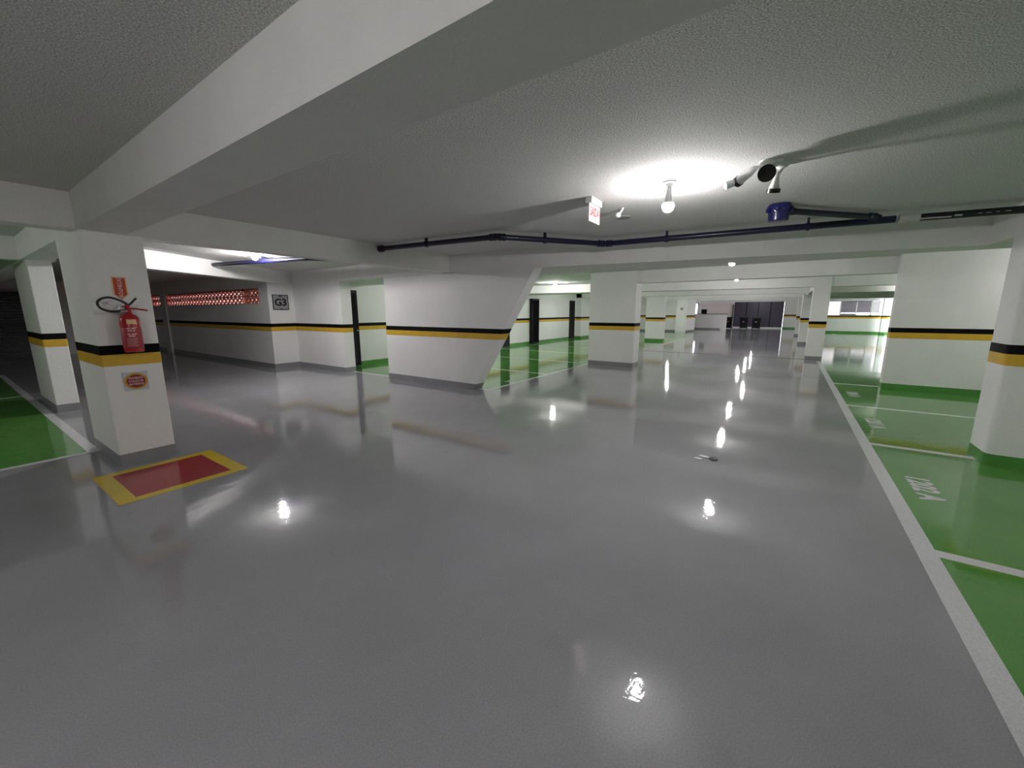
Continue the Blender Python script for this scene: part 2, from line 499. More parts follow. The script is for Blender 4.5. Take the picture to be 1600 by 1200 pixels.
slab('green_bay_paint', -4.0, 38.2, -6.35, -0.97, 0.0012, 'green', 'green painted parking strip along the right of the aisle', 'parking bay', 'green painted parking strips')
slab('green_bay_paint', 6.4, 33.4, 4.99, 10.48, 0.0012, 'green', 'green painted parking strip behind the slanted pillar', 'parking bay', 'green painted parking strips')
slab('green_bay_paint', -6.0, 0.84, 6.54, 16.5, 0.0012, 'green', 'green painted parking strip at the left edge', 'parking bay', 'green painted parking strips')
LZ = 0.0024
G = 'white parking lines'
def line(x0, x1, y0, y1, label): slab('parking_line', x0, x1, y0, y1, LZ, 'line', label, 'floor line', G)
line(-3.0, 16.2, -0.975, -0.865, 'long white line between grey aisle and right green bays')
for x, lb in ((1.02, 'white divider line in the right green bays, nearest the viewer'),
              (3.60, 'white divider line of the right green bays before the number 1202 A'),
              (6.32, 'white divider line running to the foot of the rounded right pillar'),
              (8.78, 'white divider line just before the wide right pillar'),
              (11.36, 'white divider line under the wide right pillar'),
              (13.9, 'white divider line beyond the wide right pillar')):
    line(x - 0.05, x + 0.05, -6.3, -0.975, lb)
line(27.0, 36.5, -2.75, -2.65, 'distant white line slanting towards the window row')
line(24.0, 24.1, -6.3, -1.2, 'distant white divider line before the window row')
line(6.31, 6.40, 4.93, 10.3, 'white line along the near end of the middle green bays, under the slanted pillar')
line(6.40, 33.0, 4.93, 5.01, 'white line between grey aisle and middle green bays')
for x, lb in ((8.86, 'white divider line in the middle green bays, nearest the slanted pillar'),
              (11.43, 'second white divider line of the middle green bays'),
              (14.0, 'third white divider line of the middle green bays'),
              (16.55, 'fourth white divider line of the middle green bays'),
              (19.1, 'fifth white divider line of the middle green bays'),
              (24.3, 'distant white divider line past the green-footed pillar')):
    line(x - 0.04, x + 0.04, 5.01, 10.4, lb)
line(-6.0, 0.93, 6.47, 6.55, 'white line along the front of the left green bay')
line(0.83, 0.93, 6.55, 16.5, 'white line between left green bay and extinguisher pillar')
line(-6.0, 0.83, 11.95, 12.03, 'dim white divider line deep in the left green bay')

BN = 'bay numbers painted on the floor'
def number(s, x, y, right, upv, label):
    o = text_mesh('bay_number', s, 0.235, 'line', None, (x, y, 0.0026), right, upv, 0.0008, 0.0095, xs=0.88, sp=1.0)
    tag(o, label, 'bay number', BN)
number('1203 A', 2.3, -1.17, (-1, 0, 0), (0, -1, 0), 'white bay number in the right green bay nearest the viewer')
number('1202 A', 4.95, -1.17, (-1, 0, 0), (0, -1, 0), 'white number 1202 A on the right green bay')
number('1201 A', 7.54, -1.17, (-1, 0, 0), (0, -1, 0), 'white bay number before the rounded right pillar, second from the viewer')
number('1104 A', 10.03, -1.17, (-1, 0, 0), (0, -1, 0), 'white bay number in front of the wide green-footed right pillar')
number('1103 A', 7.63, 5.2, (1, 0, 0), (0, 1, 0), 'white bay number beside the slanted pillar foot')
number('1102 A', 10.05, 5.2, (1, 0, 0), (0, 1, 0), 'white bay number left of the wide grey-footed pillar')

# red and yellow keep-clear marking under the extinguisher
mk = thing('floor_marking', 'red rectangle with yellow border painted before the extinguisher pillar', 'floor marking', (1.178, 4.95, 0))
x0, x1, y0, y1, bw = 0.686, 1.669, 4.458, 5.445, 0.125
obj('red_panel', bx(x0 + bw * .8, x1 - bw * .8, y0 + bw * .8, y1 - bw * .8, 0, 0.0014), 'mark_red', mk)
bm = bmesh.new()
box(bm, x0, x1, y0, y0 + bw * .8, 0, 0.0022); box(bm, x0, x1, y1 - bw * .8, y1, 0, 0.0022)
box(bm, x0, x0 + bw, y0, y1, 0, 0.0021); box(bm, x1 - bw, x1, y0, y1, 0, 0.0021)
obj('yellow_border', bm, 'mark_yellow', mk)

# expansion joint across the aisle
struct('trim_20', bx(16.45, 16.55, -0.56, 4.93, 0, 0.0015), 'joint', 'dark expansion joint across the floor')

# ------------------------------------------------------------------ lamps
LG = 'bare bulbs on the ceiling'
BULB_MATS = {}
def bulb_mat(k):
    if k not in BULB_MATS: BULB_MATS[k] = emit('lit_bulb_%d' % round(k * 100), (1.0, 0.968, 0.972), BULB * k)
    return BULB_MATS[k]
def lamp(x, y, label, drop=0.09, k_=1.0, r=0.05):
    t_ = thing('ceiling_lamp', label, 'lamp', (x, y, Z_CE), LG)
    b = bmesh.new(); lathe(b, (x, y, Z_CE), (0, 0, -1), [(0, 0.055), (0.012, 0.055), (0.018, 0.032), (0.04, 0.027)], 20)
    obj('lamp_holder', b, 'fixture', t_, True)
    n0 = drop - r * 0.8
    if n0 > 0.05:
        b = bmesh.new(); lathe(b, (x, y, Z_CE), (0, 0, -1), [(0.04, 0.018), (0.06, 0.02), (n0 - 0.004, r * 0.58)], 18)
        obj('bulb_neck', b, 'fixture', t_, True)
    def arc(a0, a1, n, rr):
        out = []
        for k in range(n + 1):
            a = math.pi * (a0 + (a1 - a0) * k / n)
            out.append((drop - rr * math.cos(a), rr * math.sin(a)) if a < math.pi - 1e-4 else (drop + rr, 0.0))
        return out
    b = bmesh.new(); lathe(b, (x, y, Z_CE), (0, 0, -1), arc(0.2, 0.36, 4, r), 18)
    obj('bulb_cup', b, 'fixture', t_, True)
    b = bmesh.new(); lathe(b, (x, y, Z_CE), (0, 0, -1), arc(0.36, 1.0, 8, r), 18)
    obj('bulb', b, bulb_mat(k_), t_, True)
lamp(3.82, 0.97, 'bright bulb over the aisle beside the exit sign', 0.20, 1.1)
lamp(3.78, 8.62, 'bright bulb over the passage left of the slanted pillar', 0.075, 2.3)
lamp(8.75, 0.99, 'bright bulb in the second ceiling bay of the aisle', 0.215, 1.2)
lamp(14.4, 1.46, 'bright bulb in the third ceiling bay of the aisle', 0.14, 1.2)
lamp(14.2, 7.7, 'bright bulb over the middle green bays', 0.1, 2.0)
lamp(9.2, 7.9, 'added fill bulb over the green bays hidden behind the slanted pillar', 0.12, 1.5)  # added to brighten the middle bay, out of sight behind the pillar
lamp(19.2, 1.75, 'bright bulb past the floor joint, hidden behind a beam', 0.09, 1.6)
lamp(24.6, 1.7, 'bright bulb far down the aisle, hidden behind beams', 0.09, 1.6)
lamp(24.4, 5.6, 'bright bulb over the green-footed distant pillar, hidden behind a beam', 0.09, 1.4)
lamp(30.4, 2.5, 'bright bulb near the shuttered door, hidden behind beams', 0.09, 1.6)
lamp(36.0, 2.5, 'added fill bulb before the shuttered door, hidden behind beams', 0.09, 1.8)  # unseen bulb added to lift the far aisle
lamp(41.5, 2.5, 'added fill bulb right at the shuttered door, hidden behind beams', 0.09, 1.2)  # extra light put in for the far end wall and door
lamp(40.5, 8.0, 'added fill bulb behind the distant low wall', 0.09, 1.2)  # added to brighten the space beyond the low wall
lamp(19.0, 7.8, 'added fill bulb over the middle green bays past the black doors', 0.09, 1.6)  # added for more light on the far green bays and back wall
lamp(30.2, 7.0, 'bulb before the distant small grey notice, hidden behind beams', 0.09, 1.4)
lamp(15.5, -4.2, 'added fill bulb over the right green bays behind the wide pillar', 0.09, 1.2)  # added to light the right bays beyond the wide pillar
lamp(21.5, -4.0, 'added fill bulb over the far right bays past the joint', 0.09, 0.8)  # added to brighten the far right bays
lamp(-1.5, 1.0, 'bulb behind the viewer over the aisle', 0.2, 1.2)
lamp(10.0, -4.2, 'added fill bulb over the right green bays', 0.2, 0.85)  # out-of-view fill, added for the right bays
lamp(-1.5, -4.2, 'added fill bulb behind the viewer over the right green bays', 0.2, 0.5)  # fill light added behind the camera
lamp(4.0, -4.2, 'added fill bulb over the near right green bays', 0.2, 0.7)  # unseen fill, added to brighten floor and ceiling from the right
lamp(-2.6, 7.6, 'added fill bulb over the left green bay, outside the view', 0.2, 1.3)  # added to brighten the left bay and the pillars' left faces

# ------------------------------------------------------------------ black doors of the back wall
def louvred_door(n, x0, x1, y, label, ajar=0.05):
    b = bmesh.new()
    f = 0.05
    box(b, x0, x0 + f, y - ajar, y, 0.02, 2.2); box(b, x1 - f, x1, y - ajar, y, 0.02, 2.2)
    box(b, x0 + f, x1 - f, y - ajar, y, 0.02, 0.1); box(b, x0 + f, x1 - f, y - ajar, y, 2.12, 2.2)
    d = struct('door_%d' % n, b, 'louvre', label)
    b = bmesh.new()
    k = 0.1
    while k < 2.11:
        v = [b.verts.new(p) for p in ((x0 + f, y - ajar + 0.006, k), (x1 - f, y - ajar + 0.006, k), (x1 - f, y - 0.012, k + 0.055), (x0 + f, y - 0.012, k + 0.055),
                                      (x0 + f, y - ajar + 0.006, k + 0.008), (x1 - f, y - ajar + 0.006, k + 0.008), (x1 - f, y - 0.012, k + 0.063), (x0 + f, y - 0.012, k + 0.063))]
        for fc in ((0, 1, 2, 3), (7, 6, 5, 4), (0, 4, 5, 1), (1, 5, 6, 2), (2, 6, 7, 3), (3, 7, 4, 0)): b.faces.new([v[i] for i in fc])
        k += 0.05
    obj('louvre_slats', b, 'louvre', d)
    obj('back_sheet', bx(x0 + f, x1 - f, y - 0.010, y - 0.002, 0.1, 2.12), 'louvre', d)
    b = bmesh.new(); lathe(b, (x1 - 0.08, y - ajar, 1.05), (0, -1, 0), [(0, 0.012), (0.03, 0.012), (0.035, 0.022), (0.055, 0.022)], 12)
    obj('door_knob', b, 'steel', d, True)
louvred_door(1, 6.55, 7.21, 10.486, 'tall black louvred door left of the slanted pillar')
louvred_door(2, 14.35, 15.0, 10.486, 'tall black louvred door mostly behind the slanted pillar')
louvred_door(3, 16.78, 17.43, 10.486, 'tall black louvred door just right of the slanted pillar', 0.16)
louvred_door(4, 21.1, 21.72, 10.486, 'tall black louvred door beside the pilaster', 0.05)

# ------------------------------------------------------------------ dark gate at the far left
g = thing('dark_gate', 'dark slatted metal gate deep behind the left pillars', 'gate', (0.6, 22.5, 0))
b = bmesh.new()
for k in range(22): box(b, -4.5, 2.3, 22.42, 22.45, 0.06 + k * 0.1, 0.145 + k * 0.1)
obj('slat_panel', b, 'gate', g)
for x in (-4.5, -2.25, 0.0, 2.25): obj('post', bx(x, x + 0.06, 22.36, 22.42, 0, 2.28), 'gate', g)
for z in (0.0, 1.12, 2.24): obj('rail', bx(-4.5, 2.3, 22.34, 22.36, z, z + 0.05), 'gate', g)
obj('lintel_strip', bx(-4.6, 2.4, 22.3, 22.5, 2.29, 2.36), 'sign_grey', g)

# ------------------------------------------------------------------ red block screens
def screen(label, y0, y1, nblk):
    sc = thing('block_screen', label, 'block screen', (5.5, (y0 + y1) / 2, 1.83), 'red block screens in the left wall')
    za, zb = 1.822, 2.258
    b = bmesh.new()
    zm = 2.03
    for z0, z1 in ((za, za + 0.02), (zm - 0.012, zm + 0.028), (zb - 0.06, zb)): box(b, 5.455, 5.58, y0, y1, z0, z1)
    box(b, 5.455, 5.58, y0, y0 + 0.02, za, zb); box(b, 5.455, 5.58, y1 - 0.02, y1, za, zb)
    obj('block_surround', b, 'terracotta', sc)
    w_ = (y1 - y0) / nblk
    for z0, z1 in ((za + 0.02, zm - 0.012), (zm + 0.028, zb - 0.06)):
        b = bmesh.new()
        for i in range(nblk):
            a0 = y0 + i * w_
            for s in (0, 1):
                p, q = (a0, a0 + w_) if s == 0 else (a0 + w_, a0)
                th = 0.034
                vv = []
                for x in (5.456, 5.50):
                    for yy, zz in ((p - th, z0), (p + th, z0), (q + th, z1), (q - th, z1)):
                        yy = min(max(yy, y0), y1)
                        vv.append(b.verts.new((x, yy, zz)))
                for fc in ((0, 1, 2, 3), (7, 6, 5, 4), (0, 4, 5, 1), (1, 5, 6, 2), (2, 6, 7, 3), (3, 7, 4, 0)):
                    b.faces.new([vv[k] for k in fc])
        obj('lattice_row', b, 'terracotta', sc)
screen('short red lattice block screen nearest the G3 sign', 12.46, 13.38, 4)
screen('long red lattice block screen in the middle of the dark left wall', 13.50, 20.14, 24)
screen('red lattice block screen at the far end, by the extinguisher pillar edge', 20.76, 21.99, 4)
w = struct('trim_21', bx(5.39, 5.449, 20.2, 20.72, 0, Z_CE), 'white', 'narrow white pilaster on the dark left wall')

# ------------------------------------------------------------------ G3 sign
gs = thing('level_sign', 'square grey sign with black letters G3 on the white wall', 'sign', (5.76, 11.92, 1.85), None)
yy = 11.925
obj('plate', bx(5.555, 5.975, yy - 0.012, yy, 1.65, 2.06), 'sign_grey', gs)
b = bmesh.new()
for a in ((5.55, 5.98, 1.645, 1.665), (5.55, 5.98, 2.045, 2.065), (5.55, 5.568, 1.665, 2.045), (5.962, 5.98, 1.665, 2.045)):
    box(b, a[0], a[1], yy - 0.018, yy, a[2], a[3])
obj('frame', b, 'ink', gs)
b = bx(5.735, 5.805, yy - 0.026, yy - 0.012, 2.0, 2.06); obj('clip', b, 'ink', gs)
b = bx(5.735, 5.805, yy - 0.026, yy - 0.012, 1.647, 1.68); obj('clip', b, 'ink', gs)
b = bmesh.new(); lathe(b, (5.77, yy - 0.026, 2.03), (0, -1, 0), [(0, 0.012), (0.004, 0.01)], 12); obj('screw', b, 'steel', gs)
text_mesh('lettering', 'G3', 0.27, 'ink', gs, (5.765, yy - 0.014, 1.845), (1, 0, 0), (0, 0, 1), 0.002, 0.010)

# small far notices
fn = thing('small_notice', 'tiny grey notice on the distant plain pillar', 'sign', (32.99, 6.85, 1.75))
obj('plate', bx(32.98, 33.0, 6.75, 6.95, 1.68, 1.84), 'sign_grey', fn)
text_mesh('lettering', 'G3', 0.11, 'ink', fn, (32.979, 6.85, 1.76), (0, -1, 0), (0, 0, 1), 0.001, 0.003)

# ------------------------------------------------------------------ fire extinguisher and its signs (on the pillar face y = 5.604)
FY = 5.601
ex, ey = 1.165, FY - 0.105
fe = thing('fire_extinguisher', 'red fire extinguisher with black hose hanging on the white pillar', 'fire extinguisher', (ex, ey, 1.19))
b = bmesh.new()
lathe(b, (ex, ey, 1.195), (0, 0, 1), [(0, 0.070), (0.006, 0.078), (0.32, 0.078), (0.345, 0.074), (0.368, 0.058), (0.382, 0.034), (0.392, 0.026), (0.40, 0.026)], 32)
obj('cylinder', b, 'red', fe, True)
b = bmesh.new(); lathe(b, (ex, ey, 1.235), (0, 0, 1), [(0, 0.0785), (0.002, 0.0795), (0.205, 0.0795), (0.207, 0.0785)], 32)
obj('wrap_label', b, 'red_label', fe, True)['label'] = 'dull red wrap label with pale print'
# print on the wrap label: thin curved strips facing the viewer
def cyl_patch(bm, a0, a1, z0, z1, r, n=6):
    vs = []
    for k in range(n + 1):
        a = a0 + (a1 - a0) * k / n
        for rr in (r, r + 0.001):
            for z in (z0, z1):
                vs.append(bm.verts.new((ex + rr * math.cos(a), ey + rr * math.sin(a), z)))
    for k in range(n):
        i = 4 * k; j = i + 4
        bm.faces.new((vs[i + 2], vs[j + 2], vs[j + 3], vs[i + 3])); bm.faces.new((vs[i], vs[i + 1], vs[j + 1], vs[j]))
        bm.faces.new((vs[i + 1], vs[i + 3], vs[j + 3], vs[j + 1])); bm.faces.new((vs[i], vs[j], vs[j + 2], vs[i + 2]))
    bm.faces.new((vs[0], vs[2], vs[3], vs[1])); bm.faces.new((vs[-4], vs[-3], vs[-1], vs[-2]))
FR = math.atan2(-ey, -ex)       # towards the viewer
b = bmesh.new(); cyl_patch(b, FR - 0.30, FR + 0.62, 1.478, 1.523, 0.0785); obj('top_sticker', b, 'cream', fe)
for z, segs in ((1.428, ((-0.42, -0.05), (0.05, 0.42))), (1.405, ((-0.35, 0.1), (0.16, 0.36))), (1.372, ((-0.4, -0.12), (0.0, 0.45))), (1.352, ((-0.3, 0.3),))):
    for a0, a1 in segs:
        b = bmesh.new(); cyl_patch(b, FR + a0, FR + a1, z, z + 0.012, 0.0797); obj('label_print', b, 'pink', fe)
b = bmesh.new()
for k in range(8): cyl_patch(b, FR - 0.55, FR + 0.55 - 0.1 * (k % 3), 1.332 - k * 0.011, 1.3345 - k * 0.011, 0.0797)
obj('small_print', b, 'pink', fe)

b = bmesh.new(); lathe(b, (ex, ey, 1.592), (0, 0, 1), [(0, 0.022), (0.01, 0.028), (0.035, 0.028), (0.045, 0.02), (0.075, 0.018)], 16)
obj('valve', b, 'red', fe, True)
b = bmesh.new(); lathe(b, (ex - 0.02, ey, 1.625), (-1, -0.25, 0.25), [(0, 0.012), (0.03, 0.012), (0.031, 0.02), (0.045, 0.02)], 14)
obj('gauge', b, 'steel', fe, True)
b = bmesh.new(); tube(b, [(ex, ey, 1.655), (ex + 0.03, ey - 0.01, 1.68), (ex + 0.075, ey - 0.02, 1.735)], 0.009, 8); obj('squeeze_lever', b, 'rubber', fe, True)
b = bmesh.new(); tube(b, [(ex, ey, 1.632), (ex + 0.06, ey - 0.01, 1.628), (ex + 0.15, ey - 0.02, 1.612)], 0.008, 8); obj('carry_handle', b, 'red', fe, True)
b = bmesh.new()
hp = [(ex + 0.005, ey - 0.01, 1.668), (ex - 0.05, ey - 0.03, 1.708), (ex - 0.12, ey - 0.03, 1.735), (ex - 0.18, ey - 0.02, 1.722), (ex - 0.21, ey - 0.01, 1.68),
      (ex - 0.19, ey - 0.01, 1.63), (ex - 0.13, ey - 0.02, 1.603), (ex - 0.06, ey - 0.03, 1.603)]
tube(b, spline(hp, 6), 0.0105, 12); obj('hose', b, 'rubber', fe, True)
b = bmesh.new(); tube(b, [(ex - 0.062, ey - 0.03, 1.603), (ex - 0.01, ey - 0.03, 1.606)], 0.013, 12); obj('hose_coupling', b, 'steel', fe, True)
obj('wall_bracket', bx(ex - 0.02, ex + 0.02, ey + 0.05, FY, 1.52, 1.66), 'steel', fe)

ar = thing('extinguisher_sign', 'orange-red arrow sign pointing down at the fire extinguisher', 'sign', (1.165, FY, 1.85))
b = bmesh.new(); 
def xz_prism(bm, pts, y0, y1):
    a = [bm.verts.new((x, y0, z)) for x, z in pts]; c = [bm.verts.new((x, y1, z)) for x, z in pts]
    n = len(a); bm.faces.new(a); bm.faces.new(list(reversed(c)))
    for i in range(n): bm.faces.new((a[i], a[(i + 1) % n], c[(i + 1) % n], c[i]))
ax_ = 1.158
xz_prism(b, [(ax_ - 0.056, 1.945), (ax_ - 0.056, 1.785), (ax_ - 0.066, 1.78), (ax_, 1.715), (ax_ + 0.066, 1.78), (ax_ + 0.056, 1.785), (ax_ + 0.056, 1.945)], FY - 0.003, FY)
obj('border', b, 'cream', ar)
b = bmesh.new()
xz_prism(b, [(ax_ - 0.045, 1.933), (ax_ - 0.045, 1.778), (ax_ - 0.05, 1.775), (ax_, 1.727), (ax_ + 0.05, 1.775), (ax_ + 0.045, 1.778), (ax_ + 0.045, 1.933)], FY - 0.005, FY - 0.003)
obj('arrow', b, 'sign_orange', ar)
text_mesh('lettering', 'EXTINTOR', 0.043, 'pink', ar, (ax_ - 0.002, FY - 0.0055, 1.84), (0, 0, -1), (1, 0, 0), 0.0006, 0.0012)

ns = thing('no_storage_sign', 'oval red and yellow notice below the bands of the extinguisher pillar', 'sign', (1.16, FY, 0.88))
cx_, cz_ = 1.158, 0.882
obj('plate', bx(cx_ - 0.098, cx_ + 0.098, FY - 0.003, FY, cz_ - 0.098, cz_ + 0.098), 'sign_pale', ns)
def ellipse(bm, rx, rz, y0, y1, n=40):
    xz_prism(bm, [(cx_ + rx * math.cos(2 * math.pi * k / n), cz_ + rz * math.sin(2 * math.pi * k / n)) for k in range(n)], y0, y1)
b = bmesh.new(); ellipse(b, 0.094, 0.086, FY - 0.005, FY - 0.003); obj('yellow_ring', b, 'sign_yellow', ns)
b = bmesh.new(); ellipse(b, 0.074, 0.067, FY - 0.007, FY - 0.005); obj('red_oval', b, 'sign_dark_red', ns)
for s, dz in (('PROIBIDO', 0.032), ('COLOCAR', 0.0), ('MATERIAIS', -0.032)):
    text_mesh('lettering', s, 0.03, 'pink', ns, (cx_, FY - 0.0075, cz_ + dz), (1, 0, 0), (0, 0, 1), 0.0005, 0.0006, xs=0.82)

# ------------------------------------------------------------------ exit sign on the ceiling
es = thing('exit_sign', 'white hanging exit sign with red letters beside the bright bulb', 'sign', (4.0, 1.72, Z_CE))
b = bx(3.83, 4.09, 1.69, 1.76, 2.64, Z_CE); bevel(b, 0.006); obj('mount_box', b, 'fixture', es)
b = bx(3.83, 4.09, 1.715, 1.725, 2.475, 2.638); obj('plate', b, 'sign_white', es)
text_mesh('lettering', 'SAÍDA', 0.12, 'sign_red', es, (3.96, 1.7135, 2.568), (1, 0, 0), (0, 0, 1), 0.0008, 0.0012, xs=0.66)
obj('red_rule', bx(3.85, 4.07, 1.7135, 1.716, 2.503, 2.508), 'sign_red', es)

cp = obj('ceiling_cover_plate', (lambda b: (lathe(b, (4.88, 1.74, Z_CE), (0, 0, -1), [(0, 0.085), (0.008, 0.085), (0.012, 0.075)], 28), b)[1])(bmesh.new()), 'sign_grey', None, True)
tag(cp, 'round grey cover plate on the ceiling behind the exit sign', 'cover plate')
sn = thing('motion_sensor', 'small white sensor on the ceiling between exit sign and bulb', 'sensor', (4.45, 1.60, Z_CE))
b = bmesh.new(); tube(b, [(4.45, 1.6, Z_CE), (4.42, 1.61, Z_CE - 0.05), (4.38, 1.62, Z_CE - 0.075)], 0.012, 10); obj('stalk', b, 'fixture', sn, True)
b = bmesh.new(); lathe(b, (4.38, 1.62, Z_CE - 0.065), (-0.3, 0.1, -1), [(0, 0.012), (0.01, 0.026), (0.04, 0.026), (0.05, 0.012)], 14); obj('sensor_head', b, 'fixture', sn, True)

# ------------------------------------------------------------------ spot cluster
sc = thing('spotlight_cluster', 'white ceiling cluster of swivel spotlight heads above the blue drain trap', 'spotlight', (3.82, 0.2, Z_CE))
def spot(base, knee, tip, r0, r1, name, rim='lens', hollow=True):
    base, knee, tip = Vector(base), Vector(knee), Vector(tip)
    h = obj(name, (lambda b: (lathe(b, knee, tip - knee, [(0, 0.018), (0.012, r0 * 0.8), (0.04, r0), ((tip - knee).length, r1)], 20), b)[1])(bmesh.new()), 'fixture', sc, True)
    d = (tip - knee).normalized()
    b = bmesh.new(); lathe(b, tip - d * 0.018, d, [(0, r1), (0.002, r1 * 1.12), (0.03, r1 * 1.12), (0.031, r1 * 0.95), (0.02, 0.0)], 24)
    b.transform(sc.matrix_world.inverted()); o = obj('lens_ring', b, rim, None); o.parent = h
    b = bmesh.new(); tube(b, spline([base, base + Vector((0, 0, -0.035)), knee], 5), 0.013, 10); obj('swivel_arm', b, 'fixture', sc, True)
    b = bmesh.new(); lathe(b, (base.x, base.y, Z_CE), (0, 0, -1), [(0, 0.055), (0.012, 0.052), (0.022, 0.04), (0.035, 0.02)], 24); obj('ceiling_rose', b, 'fixture', sc, True)
    return h, d
h1, d1 = spot((3.73, 0.25, Z_CE), (3.69, 0.32, 2.655), (3.78, 0.44, 2.60), 0.03, 0.036, 'spot_head')
b = bmesh.new(); tp = Vector((3.78, 0.44, 2.60)); lathe(b, tp, Vector((3.74, 0.54, 2.57)) - tp, [(0, 0.024), (0.03, 0.026), (0.09, 0.031), (0.10, 0.016)], 18); obj('bare_glass_bulb', b, 'glass', sc, True)
spot((3.80, 0.22, Z_CE), (3.76, 0.245, 2.63), (3.62, 0.24, 2.585), 0.034, 0.052, 'spot_head')
spot((3.86, 0.16, Z_CE), (3.83, 0.185, 2.62), (3.86, 0.20, 2.512), 0.022, 0.042, 'spot_head')
for dx in (0.0,):
    obj('mount_plate', bx(3.70, 3.90, 0.15, 0.27, Z_CE - 0.008, Z_CE), 'fixture', sc)

# ------------------------------------------------------------------ drain pipes
def coupling(parent, p, d, r=0.05, l=0.09, m='navy'):
    b = bmesh.new(); p = Vector(p); d = Vector(d).normalized()
    lathe(b, p - d * l / 2, d, [(0, r * 0.85), (0.004, r), (0.022, r), (0.024, r * .93), (l - 0.024, r * .93), (l - 0.022, r), (l - 0.004, r), (l, r * 0.85)], 16)
    obj('coupling', b, m, parent, True)
def hanger(parent, p, r=0.045):
    b = bmesh.new(); x, y, z = p
    box(b, x - 0.022, x + 0.022, y - 0.012, y + 0.012, z + 0.01, Z_CE)
    lathe(b, (x, y - 0.018, z), (0, 1, 0), [(0, r * 1.1), (0.036, r * 1.1)], 14)
    obj('hanger_strap', b, 'navy', parent)
ZP = 2.60
A, B, C, D = Vector((4.46, 5.75, 2.625)), Vector((4.59, 3.40, ZP)), Vector((5.98, 2.41, ZP)), Vector((6.25, -0.86, ZP))
dp = thing('drain_pipe', 'long dark navy drain pipe under the ceiling along the aisle beam', 'pipe', (5.2, 2.6, ZP), 'drain pipes')
for p, q in ((A, B), (B, C), (C, D)):
    b = bmesh.new(); tube(b, [p, q], 0.038, 16); obj('pipe_run', b, 'navy', dp, True)
coupling(dp, A + (B - A).normalized() * 0.05, B - A, 0.055)
for p, q, r_ in ((A, B, C), (B, C, D)):
    coupling(dp, q + (p - q).normalized() * 0.07, p - q); coupling(dp, q + (r_ - q).normalized() * 0.07, r_ - q)
    b = bmesh.new(); lathe(b, q - Vector((0, 0, 0.041)), (0, 0, 1), [(0, 0.02), (0.01, 0.036), (0.041, 0.042), (0.072, 0.036), (0.082, 0.02)], 16); obj('elbow', b, 'navy', dp, True)
hanger(dp, A.lerp(B, 0.45)); hanger(dp, B.lerp(C, 0.42)); hanger(dp, C.lerp(D, 0.27)); hanger(dp, C.lerp(D, 0.76))

bp_ = thing('drain_trap', 'blue round drain trap hanging from the ceiling with a branch pipe', 'drain', (5.25, 0.20, Z_CE))
tx, ty = 5.25, 0.20
b = bmesh.new(); lathe(b, (tx, ty, Z_CE), (0, 0, -1), [(0.004, 0.10), (0.022, 0.108), (0.05, 0.108), (0.051, 0.1), (0.12, 0.096), (0.165, 0.092), (0.17, 0.084)], 36)
obj('trap_body', b, 'blue', bp_, True)
for a in (170, 215, 260, 125):
    d = Vector((math.cos(R(a)), math.sin(R(a)), 0))
    b = bmesh.new(); lathe(b, Vector((tx, ty, Z_CE - 0.062)) + d * 0.09, d, [(0, 0.026), (0.035, 0.026), (0.036, 0.02), (0.02, 0.0)], 16); obj('inlet_port', b, 'blue', bp_, True)
E_ = Vector((6.24, -0.72, 2.635)); s0 = Vector((tx, ty, Z_CE - 0.062))
dd = (E_ - s0).normalized()
b = bmesh.new(); tube(b, [s0 + dd * 0.09, E_], 0.032, 16); obj('branch_pipe', b, 'navy', bp_, True)
coupling(bp_, s0 + dd * 0.14, dd, 0.04)
coupling(bp_, E_ - dd * 0.10, dd, 0.042)

pp = thing('patched_pipe', 'dark pipe with flaking pale patches along the right part of the beam', 'pipe', (6.5, -2.0, 2.6), 'drain pipes')
P0, P1 = Vector((6.27, -0.90, ZP)), Vector((6.44, -1.86, 2.605))
b = bmesh.new(); tube(b, [P0, P1], 0.037, 16); obj('pipe_run', b, 'dark_pipe', pp, True)
d = (P1 - P0).normalized()
b = bmesh.new(); tube(b, [P0 - d * 0.01, P0 + d * 0.16], 0.043, 16); obj('pale_sleeve', b, 'tape', pp, True)
b = bmesh.new()
side = Vector((-1, 0.15, -0.25)).normalized()
for t0, t1, hgt, dz in ((0.16, 0.42, 0.016, -0.012), (0.44, 0.50, 0.02, -0.004), (0.62, 0.65, 0.010, 0.0), (0.68, 0.72, 0.010, 0.0), (0.75, 0.78, 0.010, 0.002), (0.82, 0.86, 0.011, 0.002), (1.02, 1.18, 0.014, 0.0), (1.27, 1.33, 0.012, 0.006)):
    p = P0 + d * ((t0 + t1) / 2) + side * 0.0345 + Vector((0, 0, dz))
    l = (t1 - t0) / 2
    b = bmesh.new(); tube(b, [p - d * l, p - d * l * 0.4 + Vector((0, 0, 0.002)), p + d * l * 0.5, p + d * l], hgt * 0.5, 8)
    obj('flaked_patch', b, 'tape', pp)

lp = thing('drain_pipe', 'short dark navy drain pipe behind the bulb of the left passage', 'pipe', (4.2, 8.8, ZP), 'drain pipes')
b = bmesh.new(); tube(b, [(3.72, 10.35, ZP), (4.30, 7.75, ZP)], 0.04, 16); obj('pipe_run', b, 'navy', lp, True)
b = bmesh.new(); tube(b, [(4.30, 7.75, ZP), (5.1, 7.1, ZP), (5.9, 6.3, ZP)], 0.04, 16); obj('pipe_run', b, 'navy', lp, True)
coupling(lp, (4.30, 7.76, ZP), (0.2, -1, 0), 0.048); hanger(lp, (4.05, 8.9, ZP))

